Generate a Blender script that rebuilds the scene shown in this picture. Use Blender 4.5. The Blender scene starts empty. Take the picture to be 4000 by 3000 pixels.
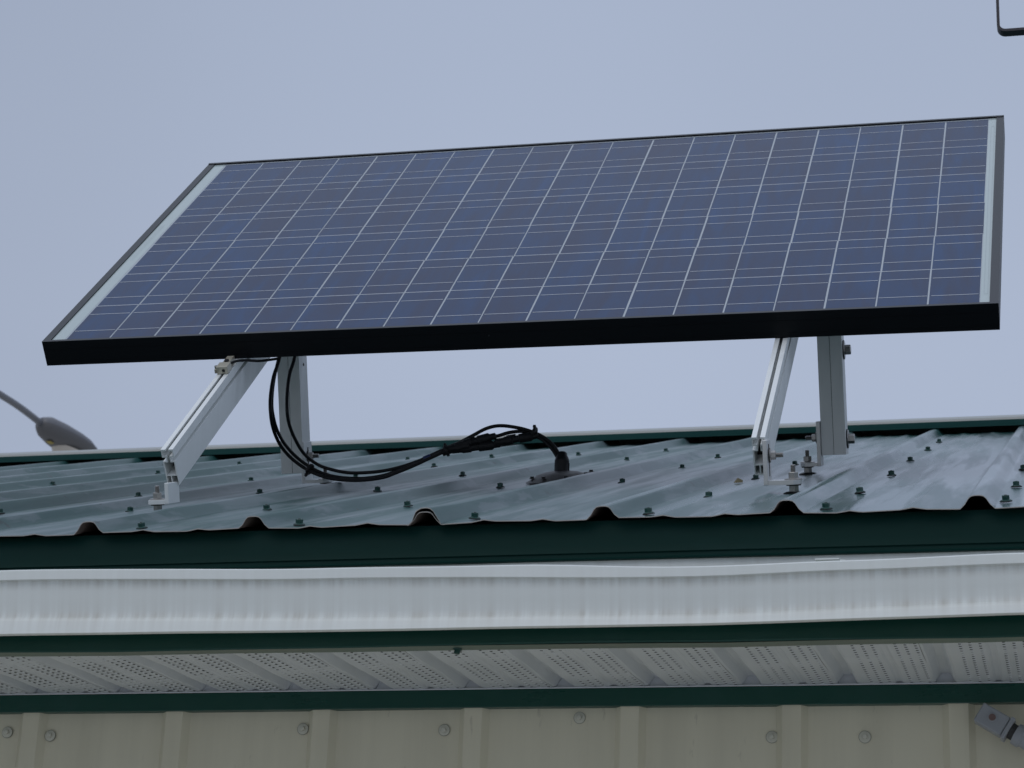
import bpy, bmesh, math, random
from mathutils import Vector, Matrix
random.seed(7)
S = bpy.context.scene
H = 1.6                                   # eye height of the photographer; all heights below are above the ground
# ------------------------------------------------------------------ camera
cam = bpy.data.cameras.new('Camera'); camo = bpy.data.objects.new('Camera', cam)
S.collection.objects.link(camo); S.camera = camo
cam.sensor_fit = 'HORIZONTAL'; cam.sensor_width = 36.0; cam.lens = 36.0*9124.25/4000.0
cam.clip_start = 0.05; cam.clip_end = 3000
yaw, pitch, roll = -0.246026, 0.353524, 0.043959
fw = Vector((math.sin(yaw)*math.cos(pitch), math.cos(yaw)*math.cos(pitch), math.sin(pitch)))
rt = Vector((math.cos(yaw), -math.sin(yaw), 0)); up = rt.cross(fw)
r2 = math.cos(roll)*rt + math.sin(roll)*up; u2 = -math.sin(roll)*rt + math.cos(roll)*up
M = Matrix(((r2.x, u2.x, -fw.x, 0), (r2.y, u2.y, -fw.y, 0), (r2.z, u2.z, -fw.z, H), (0, 0, 0, 1)))
camo.matrix_world = M
cam.dof.use_dof = True; cam.dof.focus_distance = 3.45; cam.dof.aperture_fstop = 22.0
# ------------------------------------------------------------------ world: overcast daylight
SUN_EL, SUN_AZ = math.radians(50), math.radians(200)
W = bpy.data.worlds.new('World'); S.world = W; W.use_nodes = True
nt = W.node_tree; nt.nodes.clear()
def N(t, **k):
    n = nt.nodes.new(t)
    for a, b in k.items(): setattr(n, a, b)
    return n
out = N('ShaderNodeOutputWorld'); bg = N('ShaderNodeBackground'); bg.inputs[1].default_value = 0.1
sky = N('ShaderNodeTexSky', sky_type='NISHITA'); sky.sun_disc = False
sky.sun_elevation = SUN_EL; sky.sun_rotation = SUN_AZ; sky.dust_density = 4.0
tc = N('ShaderNodeTexCoord'); sep = N('ShaderNodeSeparateXYZ'); nt.links.new(tc.outputs['Generated'], sep.inputs[0])
ramp = N('ShaderNodeValToRGB'); nt.links.new(sep.outputs[2], ramp.inputs[0])
e = ramp.color_ramp.elements
e[0].position = 0.0; e[0].color = (3.45, 4.0, 5.05, 1)
e[1].position = 1.0; e[1].color = (7.2, 8.0, 9.8, 1)
for pos, c in ((0.22, (4.15, 4.78, 6.15)), (0.36, (4.25, 4.9, 6.3)), (0.55, (3.8, 4.45, 5.8)), (0.8, (6.0, 6.9, 8.4))):
    x = e.new(pos); x.color = (*c, 1)
noi = N('ShaderNodeTexNoise'); noi.inputs['Scale'].default_value = 2.2; noi.inputs['Detail'].default_value = 3
nt.links.new(tc.outputs['Generated'], noi.inputs['Vector'])
mr = N('ShaderNodeMapRange'); mr.inputs[3].default_value = 0.90; mr.inputs[4].default_value = 1.08
nt.links.new(noi.outputs[0], mr.inputs[0])
mul = N('ShaderNodeMix', data_type='RGBA', blend_type='MULTIPLY'); mul.inputs[0].default_value = 1
nt.links.new(ramp.outputs[0], mul.inputs[6]); nt.links.new(mr.outputs[0], mul.inputs[7])
# the overcast is a little duller towards the west (left of the view)
wr = N('ShaderNodeMapRange'); wr.interpolation_type = 'SMOOTHSTEP'; wr.inputs[1].default_value = -.50; wr.inputs[2].default_value = -.15
wr.inputs[3].default_value = .91; wr.inputs[4].default_value = 1.02; nt.links.new(sep.outputs[0], wr.inputs[0])
mul2 = N('ShaderNodeMix', data_type='RGBA', blend_type='MULTIPLY'); mul2.inputs[0].default_value = 1
nt.links.new(mul.outputs[2], mul2.inputs[6]); nt.links.new(wr.outputs[0], mul2.inputs[7])
mx = N('ShaderNodeMix', data_type='RGBA'); mx.inputs[0].default_value = 0.93
nt.links.new(sky.outputs[0], mx.inputs[6]); nt.links.new(mul2.outputs[2], mx.inputs[7])
nt.links.new(mx.outputs[2], bg.inputs[0]); nt.links.new(bg.outputs[0], out.inputs[0])
sun = bpy.data.lights.new('Sun', 'SUN'); sun.energy = 0.5; sun.angle = math.radians(40); sun.color = (1, .97, .93)
suno = bpy.data.objects.new('Sun', sun); S.collection.objects.link(suno)
sd = Vector((math.sin(SUN_AZ)*math.cos(SUN_EL), math.cos(SUN_AZ)*math.cos(SUN_EL), math.sin(SUN_EL)))
suno.rotation_euler = sd.to_track_quat('Z', 'Y').to_euler()
S.view_settings.view_transform = 'Standard'; S.view_settings.look = 'None'
S.view_settings.exposure = 0.0; S.view_settings.gamma = 1.0
S.render.engine = 'CYCLES'

# ------------------------------------------------------------------ materials
def mat(name, col, rough=.5, metal=0., spec=.5, noise=None, bump=None, rn=None, coat=0.):
    """noise=(scale vec, amount, colour2) tints the base; bump=(scale vec, strength, dist); rn=(scale vec, lo, hi) varies roughness"""
    m = bpy.data.materials.new(name); m.use_nodes = True; t = m.node_tree; b = t.nodes['Principled BSDF']
    b.inputs['Base Color'].default_value = (*col, 1); b.inputs['Roughness'].default_value = rough
    b.inputs['Metallic'].default_value = metal; b.inputs['Specular IOR Level'].default_value = spec
    b.inputs['Coat Weight'].default_value = coat
    tcn = t.nodes.new('ShaderNodeTexCoord')
    def nz(sc, det=5, rough_=.6):
        mp = t.nodes.new('ShaderNodeMapping'); mp.inputs['Scale'].default_value = sc
        t.links.new(tcn.outputs['Object'], mp.inputs[0])
        n = t.nodes.new('ShaderNodeTexNoise'); n.inputs['Scale'].default_value = 1; n.inputs['Detail'].default_value = det
        n.inputs['Roughness'].default_value = rough_
        t.links.new(mp.outputs[0], n.inputs['Vector']); return n
    if noise:
        lst = noise if isinstance(noise, list) else [noise]
        src = None
        for (sc, lo, hi, amt, c2) in lst:
            n = nz(sc); r = t.nodes.new('ShaderNodeMapRange'); r.inputs[1].default_value = lo; r.inputs[2].default_value = hi
            r.inputs[4].default_value = amt; t.links.new(n.outputs[0], r.inputs[0])
            x = t.nodes.new('ShaderNodeMix'); x.data_type = 'RGBA'; t.links.new(r.outputs[0], x.inputs[0])
            if src: t.links.new(src, x.inputs[6])
            else: x.inputs[6].default_value = (*col, 1)
            x.inputs[7].default_value = (*c2, 1); src = x.outputs[2]
        t.links.new(src, b.inputs['Base Color'])
    if rn:
        n = nz(rn[0]); r = t.nodes.new('ShaderNodeMapRange'); r.inputs[1].default_value = .35; r.inputs[2].default_value = .65
        r.inputs[3].default_value = rn[1]; r.inputs[4].default_value = rn[2]
        t.links.new(n.outputs[0], r.inputs[0]); t.links.new(r.outputs[0], b.inputs['Roughness'])
    if bump:
        n = nz(bump[0]); bp = t.nodes.new('ShaderNodeBump'); bp.inputs['Strength'].default_value = bump[1]
        bp.inputs['Distance'].default_value = bump[2]
        t.links.new(n.outputs[0], bp.inputs['Height']); t.links.new(bp.outputs[0], b.inputs['Normal'])
    return m
GREEN = (.007, .056, .041)
M_roof = mat('green_painted_roof_metal', (.016, .070, .064), .2, 0, .5,
             noise=[((9, .7, 1), .45, .62, .45, (.045, .085, .09)), ((38, .8, 8), .52, .60, .45, (.15, .185, .20)), ((17, 1.4, 8), .57, .60, .35, (.17, .20, .22)), ((46, 16, 50), .655, .69, .8, (.015, .028, .028)), ((30, 60, 50), .70, .73, .7, (.05, .035, .025))],
             bump=((16, 1.2, 1), .05, .003))
def roof_rough():                       # chalky left-hand sheets, glossier right-hand ones, with streaks down the slope
    t = M_roof.node_tree; b = t.nodes['Principled BSDF']; tcn = t.nodes.new('ShaderNodeTexCoord')
    sx = t.nodes.new('ShaderNodeSeparateXYZ'); t.links.new(tcn.outputs['Object'], sx.inputs[0])
    g = t.nodes.new('ShaderNodeMapRange'); g.inputs[1].default_value = -.9; g.inputs[2].default_value = .35
    g.inputs[3].default_value = .38; g.inputs[4].default_value = .09; t.links.new(sx.outputs[0], g.inputs[0])
    mp = t.nodes.new('ShaderNodeMapping'); mp.inputs['Scale'].default_value = (26, 1.3, 1); t.links.new(tcn.outputs['Object'], mp.inputs[0])
    n = t.nodes.new('ShaderNodeTexNoise'); n.inputs['Scale'].default_value = 1; n.inputs['Detail'].default_value = 6; t.links.new(mp.outputs[0], n.inputs['Vector'])
    r = t.nodes.new('ShaderNodeMapRange'); r.inputs[1].default_value = .44; r.inputs[2].default_value = .56
    r.inputs[3].default_value = -.04; r.inputs[4].default_value = .06; t.links.new(n.outputs[0], r.inputs[0])
    ad = t.nodes.new('ShaderNodeMath'); ad.operation = 'ADD'; t.links.new(g.outputs[0], ad.inputs[0]); t.links.new(r.outputs[0], ad.inputs[1])
    t.links.new(ad.outputs[0], b.inputs['Roughness'])
roof_rough()
M_edge = mat('galvanised_cut_edge', (.42, .40, .37), .45, .2)
M_under = mat('brown_primer_sheet_underside', (.20, .155, .135), .6)
M_green = mat('dark_green_trim_paint', GREEN, .38, 0, .35, noise=((14, 14, 14), .5, .75, .35, (.02, .07, .062)),
              rn=((6, 6, 20), .26, .42), bump=((2.5, 2.5, 6), .12, .004))
M_flash = mat('green_flashing_painted_dark_reflection', (.003, .024, .020), .5, 0, .08, noise=((10, 10, 30), .5, .75, .3, (.008, .035, .034)), bump=((2.5, 2.5, 6), .1, .004))  # same paint as the trim; the flashing's dim reflection is put into the colour
M_lip = mat('faded_green_trim_lip', (.12, .16, .125), .5, noise=((9, 40, 9), .45, .7, .5, (.16, .155, .12)))
M_cap = mat('ridge_cap_top_painted_sky_sheen', (.30, .31, .29), .45)  # pale base colour paints in the sky reflected at grazing angle
M_capg = mat('green_ridge_cap_lip', (.012, .075, .068), .35)
M_soffit = mat('white_vented_soffit_vinyl', (.64, .66, .67), .42, noise=((3, 8, 3), .42, .62, .35, (.52, .555, .57)))
M_hole = mat('dark_vent_hole', (.012, .012, .014), .9)
M_holelit = mat('raised_vent_lip', (.62, .64, .66), .5)
M_wall = mat('cream_painted_wall_metal', (.69, .65, .50), .5, noise=[((14, 4, .8), .42, .65, .6, (.585, .55, .42)), ((60, 60, 14), .66, .74, .4, (.28, .25, .19))],
             bump=((5, 5, 2), .1, .004))
M_wscrew = mat('cream_screw_head', (.58, .57, .48), .4)
M_wwash = mat('tan_washer', (.27, .27, .22), .6)
M_rubber = mat('dark_rubber_washer', (.04, .04, .04), .7)
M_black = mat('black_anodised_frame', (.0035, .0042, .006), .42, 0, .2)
M_blacktop = mat('black_frame_painted_sky_sheen', (.034, .037, .043), .42, .2, .4)  # lighter copy of the black frame; sky sheen on its top faces is painted
M_back = mat('white_backsheet_under_glass', (.43, .50, .50), .12, 0, .35, noise=((30, 30, 30), .5, .7, .2, (.37, .43, .43)))
M_print = mat('grey_print_on_backsheet', (.33, .38, .40), .2)
M_bus = mat('silver_busbar_ribbon', (.42, .45, .50), .3, .1)
M_grid = mat('pale_cell_gap', (.38, .42, .46), .2, 0, .35)
M_alu = mat('mill_aluminium', (.78, .80, .79), .42, .15, .5, noise=((40, 40, 6), .4, .65, .25, (.70, .72, .71)), rn=((60, 60, 5), .36, .55))
M_aluc = mat('saw_cut_aluminium', (.62, .62, .61), .35, .5, bump=((30, 30, 260), .5, .0004))
M_steel = mat('stainless_bolt_steel', (.38, .37, .355), .32, .85)
M_dark = mat('dark_bolt_flange', (.035, .035, .035), .45, .4)
M_cable = mat('black_cable_jacket', (.008, .008, .010), .5, 0, .35)
M_tape = mat('blue_wrap', (.02, .04, .16), .4)
M_tapeb = mat('black_wrapping_tape', (.008, .008, .010), .55, bump=((160, 160, 160), 1, .002))
M_boot = mat('grey_rubber_boot', (.085, .082, .082), .5, noise=((30, 30, 30), .45, .65, .5, (.03, .03, .032)))
M_brass = mat('tinned_ground_clamp', (.46, .44, .36), .4, .5, noise=((90, 90, 90), .55, .7, .6, (.2, .10, .06)))
M_pipe = mat('grey_conduit_plastic', (.29, .305, .325), .42)
M_lug = mat('rusty_plug', (.16, .10, .09), .6)
M_lamp = mat('weathered_grey_lamp_housing', (.15, .15, .16), .45, .2)
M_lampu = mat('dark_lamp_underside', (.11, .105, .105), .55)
M_lens = mat('dusty_lamp_lens', (.55, .49, .42), .4)
M_yel = mat('yellow_sticker', (.30, .22, .02), .5)
M_leaf = mat('dry_yellow_leaf', (.30, .25, .15), .7)
M_darkbar = mat('dark_painted_bar', (.018, .015, .022), .5)
M_screwg = mat('green_screw_head', (.008, .052, .042), .4)
M_ground = mat('gravel_ground', (.50, .50, .48), .9, noise=((3, 3, 3), .4, .6, .5, (.57, .56, .53)), bump=((40, 40, 40), .5, .03))
# solar cells: crystalline blue, fine fingers across each cell
def cell_mat():
    m = mat('blue_polycrystalline_cell', (.018, .034, .105), .12, 0, .10, bump=((3, 3, 3), .05, .002))
    t = m.node_tree; b = t.nodes['Principled BSDF']
    at = t.nodes.new('ShaderNodeAttribute'); at.attribute_name = 'cellv'
    tcn = t.nodes.new('ShaderNodeTexCoord')
    mp = t.nodes.new('ShaderNodeMapping'); mp.inputs['Scale'].default_value = (22, 5, 1); t.links.new(tcn.outputs['Object'], mp.inputs[0])
    v = t.nodes.new('ShaderNodeTexNoise'); v.inputs['Scale'].default_value = 1.6; v.inputs['Detail'].default_value = 4
    v.inputs['Distortion'].default_value = .6
    t.links.new(mp.outputs[0], v.inputs['Vector'])
    add = t.nodes.new('ShaderNodeMath'); add.operation = 'MULTIPLY_ADD'; add.inputs[1].default_value = .20
    t.links.new(at.outputs['Fac'], add.inputs[0]); t.links.new(v.outputs[0], add.inputs[2])
    r = t.nodes.new('ShaderNodeValToRGB'); t.links.new(add.outputs[0], r.inputs[0])
    el = r.color_ramp.elements
    el[0].position = .32; el[0].color = (.030, .042, .092, 1); el[1].position = .88; el[1].color = (.018, .060, .170, 1)
    q = el.new(.60); q.color = (.023, .049, .122, 1)
    w = t.nodes.new('ShaderNodeTexWave'); w.bands_direction = 'X'; w.inputs['Scale'].default_value = 210
    t.links.new(tcn.outputs['Object'], w.inputs['Vector'])
    wm = t.nodes.new('ShaderNodeMapRange'); wm.inputs[1].default_value = .8; wm.inputs[2].default_value = 1; wm.inputs[4].default_value = .16
    t.links.new(w.outputs[0], wm.inputs[0])
    x = t.nodes.new('ShaderNodeMix'); x.data_type = 'RGBA'; t.links.new(wm.outputs[0], x.inputs[0]); t.links.new(r.outputs[0], x.inputs[6])
    x.inputs[7].default_value = (.16, .19, .24, 1); t.links.new(x.outputs[2], b.inputs['Base Color'])
    return m
M_cell = cell_mat()
# painted gutter: dirt streaks hang from the creases
def gutter_mat():
    m = mat('white_gutter_paint', (.66, .68, .69), .38, bump=((3, 3, 9), .04, .004))
    t = m.node_tree; b = t.nodes['Principled BSDF']
    at = t.nodes.new('ShaderNodeAttribute'); at.attribute_name = 'dirt'
    tcn = t.nodes.new('ShaderNodeTexCoord')
    def nz(sc, det):
        mp = t.nodes.new('ShaderNodeMapping'); mp.inputs['Scale'].default_value = sc; t.links.new(tcn.outputs['Object'], mp.inputs[0])
        v = t.nodes.new('ShaderNodeTexNoise'); v.inputs['Scale'].default_value = 1; v.inputs['Detail'].default_value = det; t.links.new(mp.outputs[0], v.inputs['Vector']); return v
    a = nz((95, 5, 3), 4); c = nz((14, 14, 30), 5)
    r = t.nodes.new('ShaderNodeMapRange'); r.inputs[1].default_value = .38; r.inputs[2].default_value = .68; r.inputs[4].default_value = .8; t.links.new(a.outputs[0], r.inputs[0])
    m1 = t.nodes.new('ShaderNodeMath'); m1.operation = 'MULTIPLY'; t.links.new(r.outputs[0], m1.inputs[0]); t.links.new(at.outputs['Fac'], m1.inputs[1])
    m2 = t.nodes.new('ShaderNodeMath'); m2.operation = 'MULTIPLY_ADD'; t.links.new(c.outputs[0], m2.inputs[0]); m2.inputs[1].default_value = .12; t.links.new(m1.outputs[0], m2.inputs[2])
    x = t.nodes.new('ShaderNodeMix'); x.data_type = 'RGBA'; t.links.new(m2.outputs[0], x.inputs[0])
    x.inputs[6].default_value = (.70, .73, .70, 1); x.inputs[7].default_value = (.49, .48, .43, 1)
    t.links.new(x.outputs[2], b.inputs['Base Color'])
    return m
M_gutter = gutter_mat()

# ------------------------------------------------------------------ helpers
def link(o):
    S.collection.objects.link(o); return o
def mesh(name, verts, faces, mats, parent=None, midx=None, smooth=False, world=True, attr=None):
    me = bpy.data.meshes.new(name); me.from_pydata([tuple(v) for v in verts], [], faces)
    for m in (mats if isinstance(mats, (list, tuple)) else [mats]): me.materials.append(m)
    if midx: me.polygons.foreach_set('material_index', midx)
    if smooth:
        me.polygons.foreach_set('use_smooth', [True]*len(me.polygons))
        try: me.set_sharp_from_angle(angle=math.radians(20 if 'roof' in name or 'lap' in name else 38))
        except Exception: pass
    if attr:
        a = me.attributes.new(attr[0], 'FLOAT', attr[1])
        a.data.foreach_set('value', attr[2])
    me.update()
    o = link(bpy.data.objects.new(name, me))
    if parent: o.parent = parent; o.matrix_parent_inverse = parent.matrix_world.inverted()
    return o
def empty(name, loc, label, cat, group=None):
    o = link(bpy.data.objects.new(name, None)); o.location = loc; o.empty_display_size = .05
    o.matrix_world = Matrix.Translation(loc)
    o['label'] = label; o['category'] = cat
    if group: o['group'] = group
    return o
class MB:
    def __init__(s): s.v = []; s.f = []; s.m = []
    def add(s, vs, fs, mi=0):
        b = len(s.v); s.v += [Vector(v) for v in vs]; s.f += [tuple(b+i for i in f) for f in fs]; s.m += [mi]*len(fs)
    def box(s, o, ax, ay, az, mi=0):            # corner o, edge vectors
        o, ax, ay, az = map(Vector, (o, ax, ay, az))
        vs = [o, o+ax, o+ax+ay, o+ay, o+az, o+ax+az, o+ax+ay+az, o+ay+az]
        fs = [(0, 3, 2, 1), (4, 5, 6, 7), (0, 1, 5, 4), (1, 2, 6, 5), (2, 3, 7, 6), (3, 0, 4, 7)]
        if ax.cross(ay).dot(az) < 0: fs = [f[::-1] for f in fs]
        s.add(vs, fs, mi)
    def lathe(s, c, axis, prof, n=16, mi=0, rot=0):  # prof: (radius, height along axis)
        c = Vector(c); a = Vector(axis).normalized(); u = a.orthogonal().normalized(); w = a.cross(u)
        vs = []
        for r, h in prof:
            for k in range(n):
                t = 2*math.pi*k/n + rot; vs.append(c + a*h + (u*math.cos(t)+w*math.sin(t))*r)
        fs = []
        for j in range(len(prof)-1):
            for k in range(n):
                fs.append((j*n+k, j*n+(k+1) % n, (j+1)*n+(k+1) % n, (j+1)*n+k))
        fs.append(tuple(range(n))[::-1]); fs.append(tuple((len(prof)-1)*n+k for k in range(n)))
        s.add(vs, fs, mi)
    def tube(s, pts, r, n=10, mi=0, sub=4):
        P = spline([Vector(p) for p in pts], sub) if len(pts) > 2 else [Vector(p) for p in pts]
        vs = []; u = None
        for i, p in enumerate(P):
            t = (P[min(i+1, len(P)-1)] - P[max(i-1, 0)]).normalized()
            u = t.orthogonal().normalized() if u is None else (u - t*u.dot(t)).normalized()
            w = t.cross(u)
            rr = r(i/(len(P)-1)) if callable(r) else r
            for k in range(n):
                a = 2*math.pi*k/n; vs.append(p + (u*math.cos(a)+w*math.sin(a))*rr)
        fs = []
        for j in range(len(P)-1):
            for k in range(n): fs.append((j*n+k, j*n+(k+1) % n, (j+1)*n+(k+1) % n, (j+1)*n+k))
        fs.append(tuple(range(n))[::-1]); fs.append(tuple((len(P)-1)*n+k for k in range(n)))
        s.add(vs, fs, mi)
    def extrude(s, prof, o, ex, ey, ez, mi=0, caps=None):  # closed 2-d outline in (ex,ey), swept along ez
        o, ex, ey, ez = map(Vector, (o, ex, ey, ez)); n = len(prof)
        vs = [o+ex*a+ey*b for a, b in prof] + [o+ex*a+ey*b+ez for a, b in prof]
        fs = [(k, (k+1) % n, n+(k+1) % n, n+k) for k in range(n)]
        s.add(vs, fs, mi)
        c = mi if caps is None else caps
        s.add(vs[:n], [tuple(range(n))[::-1]], c); s.add(vs[n:], [tuple(range(n))], c)
    def build(s, name, mats, parent=None, smooth=False, bev=0):
        o = mesh(name, s.v, s.f, mats, parent, s.m, smooth)
        if bev:
            b = o.modifiers.new('bevel', 'BEVEL'); b.width = bev; b.segments = 2; b.limit_method = 'ANGLE'
        return o
def spline(P, sub):
    out = []
    for i in range(len(P)-1):
        p0 = P[max(i-1, 0)]; p1 = P[i]; p2 = P[i+1]; p3 = P[min(i+2, len(P)-1)]
        for k in range(sub):
            t = k/sub
            out.append(.5*((2*p1)+(p2-p0)*t+(2*p0-5*p1+4*p2-p3)*t*t+(3*p1-p0-3*p2+p3)*t**3))
    out.append(P[-1]); return out
def interp(x, tab, sm=True):
    if x <= tab[0][0]: return tab[0][1]
    for (a, b), (c, d) in zip(tab, tab[1:]):
        if x <= c:
            t = (x-a)/(c-a); t = t*t*(3-2*t) if sm else t; return b+(d-b)*t
    return tab[-1][1]

# ------------------------------------------------------------------ frames of reference
TH = 0.359821; XD, YD, ZD = -1.246657, 2.724024, 0.852948+H; SP = .2286
RS = Vector((0, math.cos(TH), math.sin(TH))); RN = Vector((0, -math.sin(TH), math.cos(TH))); RX = Vector((1, 0, 0))
R0 = Vector((XD, YD, ZD))
def roofp(x, s, h=0): return R0 + RX*x + RS*s + RN*h       # x from the rib at the frame's origin
def roofw(X, Y, h=0): return Vector((X, Y, ZD+(Y-YD)*math.tan(TH))) + RN*h
X0, X1 = -6.6, 2.9                                            # gable ends of the shed
SR = 3.72                                                    # eave to peak along the slope
YR = YD+SR*math.cos(TH); ZR = ZD+SR*math.sin(TH)
YW, ZTRIM, ZSOF = 3.2022, .72293+H, .75174+H

# ------------------------------------------------------------------ ground
g = mesh('ground', [(-1500, -1500, 0), (1500, -1500, 0), (1500, 1500, 0), (-1500, 1500, 0)], [(0, 1, 2, 3)], M_ground)
g['kind'] = 'structure'

# ------------------------------------------------------------------ the shed
shed = empty('metal_shed', (-1.0, 6.0, 0), 'long metal shed with green ribbed roof, white gutter and cream ribbed wall', 'building')
# --- roof sheet
def rib_h(x):                                               # height of the profile at x (ribs at multiples of SP)
    d = (x + SP/2) % SP - SP/2
    a = abs(d)
    prof = [(0, .0156), (.0035, .0156), (.0078, .0146), (.0105, .0120), (.0150, .0050), (.0188, .0002), (.024, 0)]
    if a < .024: return interp2(a, prof)
    for m in (SP/3, -SP/3):
        b = abs(d-m)
        if b < .016: return .0024*(0.5+0.5*math.cos(math.pi*b/.016))
    return 0
def interp2(x, tab):
    for (a, b), (c, d) in zip(tab, tab[1:]):
        if x <= c: return b+(d-b)*(x-a)/(c-a)
    return tab[-1][1]
offs = sorted(set([0, .0035, .0075, .0105, .0150, .0205, .024] + [-v for v in (.0035, .0075, .0105, .0150, .0205, .024)] +
              [s*(SP/3)+q for s in (-1, 1) for q in (-.016, -.009, 0, .009, .016)]))
def roof_sheet(name, y_sign, parent):
    i0 = int(math.floor((X0-XD)/SP)); i1 = int(math.ceil((X1-XD)/SP))
    xs = [i*SP+o for i in range(i0, i1+1) for o in offs]
    svals = [0, .012, .04] + [.04+.12*k for k in range(1, 31)] + [SR-.02]
    rnd = random.Random(3); ph = [rnd.uniform(0, 6.28) for _ in range(400)]
    def warp(x, s):
        i = int(math.floor(x/SP)); d = (x/SP-i)
        w = math.sin(math.pi*d)**2
        return w*(.0004*math.sin(s*5.1+ph[i % 400])+.0003*math.sin(s*11.7+ph[(i*3+7) % 400]) + .0002*math.sin(s*23+ph[(i*5+3) % 400])) + .0006*math.sin(x*9+s*2.3)*(1 if s > .02 else .6)
    def wx(x, s):
        i = int(round(x/SP)); return .0005*math.sin(s*3.1+ph[(i*7+11) % 400])+.00015*math.sin(s*9.3+ph[(i*2+5) % 400])
    V = []; F = []; n = len(xs); ns = len(svals)
    for side in (0, 1):
        for s in svals:
            for x in xs:
                h = rib_h(x) + warp(x, s) - side*.0011
                hh = h + (.0010*math.sin(x*37) if s < .013 else 0)*(1 if rib_h(x) < .004 else .3)
                if y_sign > 0: V.append(roofp(x+wx(x, s), s, hh))
                else:
                    p = roofp(x, s, hh); V.append(Vector((p.x, 2*YR-p.y, p.z)))
    for side in (0, 1):
        b = side*ns*n
        for j in range(ns-1):
            for k in range(n-1):
                q = (b+j*n+k, b+j*n+k+1, b+(j+1)*n+k+1, b+(j+1)*n+k)
                F.append(q if (side == 0) == (y_sign > 0) else q[::-1])
    mi = [0]*((ns-1)*(n-1)) + [1]*((ns-1)*(n-1))
    for k in range(n-1):
        q = (k, ns*n+k, ns*n+k+1, k+1); F.append(q if y_sign > 0 else q[::-1]); mi.append(2)
    return mesh(name, V, F, [M_roof, M_under, M_edge], parent, mi, smooth=True)
roof = roof_sheet('roof', 1, shed)
roof_sheet('rear_roof', -1, shed)
# side laps: the upper sheet ends on top of every fourth rib
for i in (-22, -18, -14, -10, -6, -2, 2, 6, 10, 14):
    x0 = i*SP
    lap = [(-.0225, -.0012), (-.0165, .0040), (-.0115, .0128), (-.0085, .0152), (-.0035, .0174), (.0035, .0176), (.0080, .0164), (.0120, .0128), (.0165, .0052), (.0215, -.0010)]
    V = []; F = []; sv = [0.001, .02] + [.02+.12*k for k in range(1, 31)]; n = len(lap)
    for side in (0, 1):
        for s in sv:
            for (a, h) in lap:
                V.append(roofp(x0+a+.0012*math.sin(s*3.7+i)-.001, s-.003, h - side*.0011 + .0003*math.sin(s*14+a*90) + max(0, 1-s/.10)*.0028*(1 if h > .004 else 0)))
    for side in (0, 1):
        b = side*len(sv)*n
        for j in range(len(sv)-1):
            for k in range(n-1):
                q = (b+j*n+k, b+j*n+k+1, b+(j+1)*n+k+1, b+(j+1)*n+k); F.append(q if side == 0 else q[::-1])
    mi = [0]*(len(F)//2)+[1]*(len(F)//2)
    for k in range(n-1): F.append((k, len(sv)*n+k, len(sv)*n+k+1, k+1)); mi.append(2)
    o = mesh('side_lap', V, F, [M_roof, M_under, M_edge], roof, mi, smooth=True)
# roof screws
def screw_mesh():
    b = MB()
    b.lathe((0, 0, 0), (0, 0, 1), [(.0068, 0), (.0068, .0012)], 14, 1)
    b.lathe((0, 0, .0012), (0, 0, 1), [(.0060, 0), (.0056, .0009), (.0042, .0015)], 14, 0)
    b.lathe((0, 0, .0026), (0, 0, 1), [(.0042, 0), (.0042, .0040), (.0037, .0046)], 6, 0)
    b.lathe((0, 0, .00725), (0, 0, 1), [(.0016, 0), (.0016, .0004)], 8, 1)
    return b
scr = [(0.736, 0.048), (0.756, 0.429), (0.751, 0.992), (0.751, 1.578), (0.524, 1.007), (0.532, 1.596), (0.517, 2.181), (0.313, 2.198), (0.304, 2.778), (0.093, 2.744), (0.959, 0.043), (0.969, 0.423), (0.974, 0.972), (0.966, 1.589), (0.966, 2.189), (0.961, 2.763), (1.175, 0.094), (1.181, 0.456), (1.182, 1.024), (0.28, 0.031), (0.086, 0.461), (-0.139, 1.068), (0.096, 1.007), (0.312, 0.435), (0.507, 0.06), (0.317, 0.993), (0.091, 1.615), (-0.133, 2.228), (-0.368, 2.841), (-0.146, 2.828), (-0.161, 1.717), (0.05, 0.061), (-0.161, 0.53), (-0.383, 1.104), (-0.898, 1.874), (-0.413, 0.602), (-0.383, 1.708), (-0.88, 2.439), (-0.874, 2.996), (-1.154, 2.557),
       (1.40, .045), (1.40, .43), (1.41, 1.0), (1.41, 1.59), (1.41, 2.19), (1.185, 1.59), (1.185, 2.19)]
proto = screw_mesh().build('screw', [M_screwg, M_rubber], roof)
rotb = Matrix((RX, RS, RN)).transposed().to_4x4()
for k, (x, s) in enumerate(scr):
    o = proto if k == 0 else proto.copy()
    if k: link(o); o.parent = roof
    tilt = Matrix.Rotation(random.uniform(-.12, .12), 4, 'X') @ Matrix.Rotation(random.uniform(-.12, .12), 4, 'Y') @ Matrix.Rotation(random.uniform(0, 1), 4, 'Z') @ Matrix.Scale(1.15, 4)
    o.matrix_parent_inverse = Matrix.Identity(4)
    o.matrix_local = shed.matrix_world.inverted() @ shed.matrix_world @ roof.matrix_world.inverted() @ (Matrix.Translation(roofp(x, s, .0006)) @ rotb @ tilt)
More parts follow.
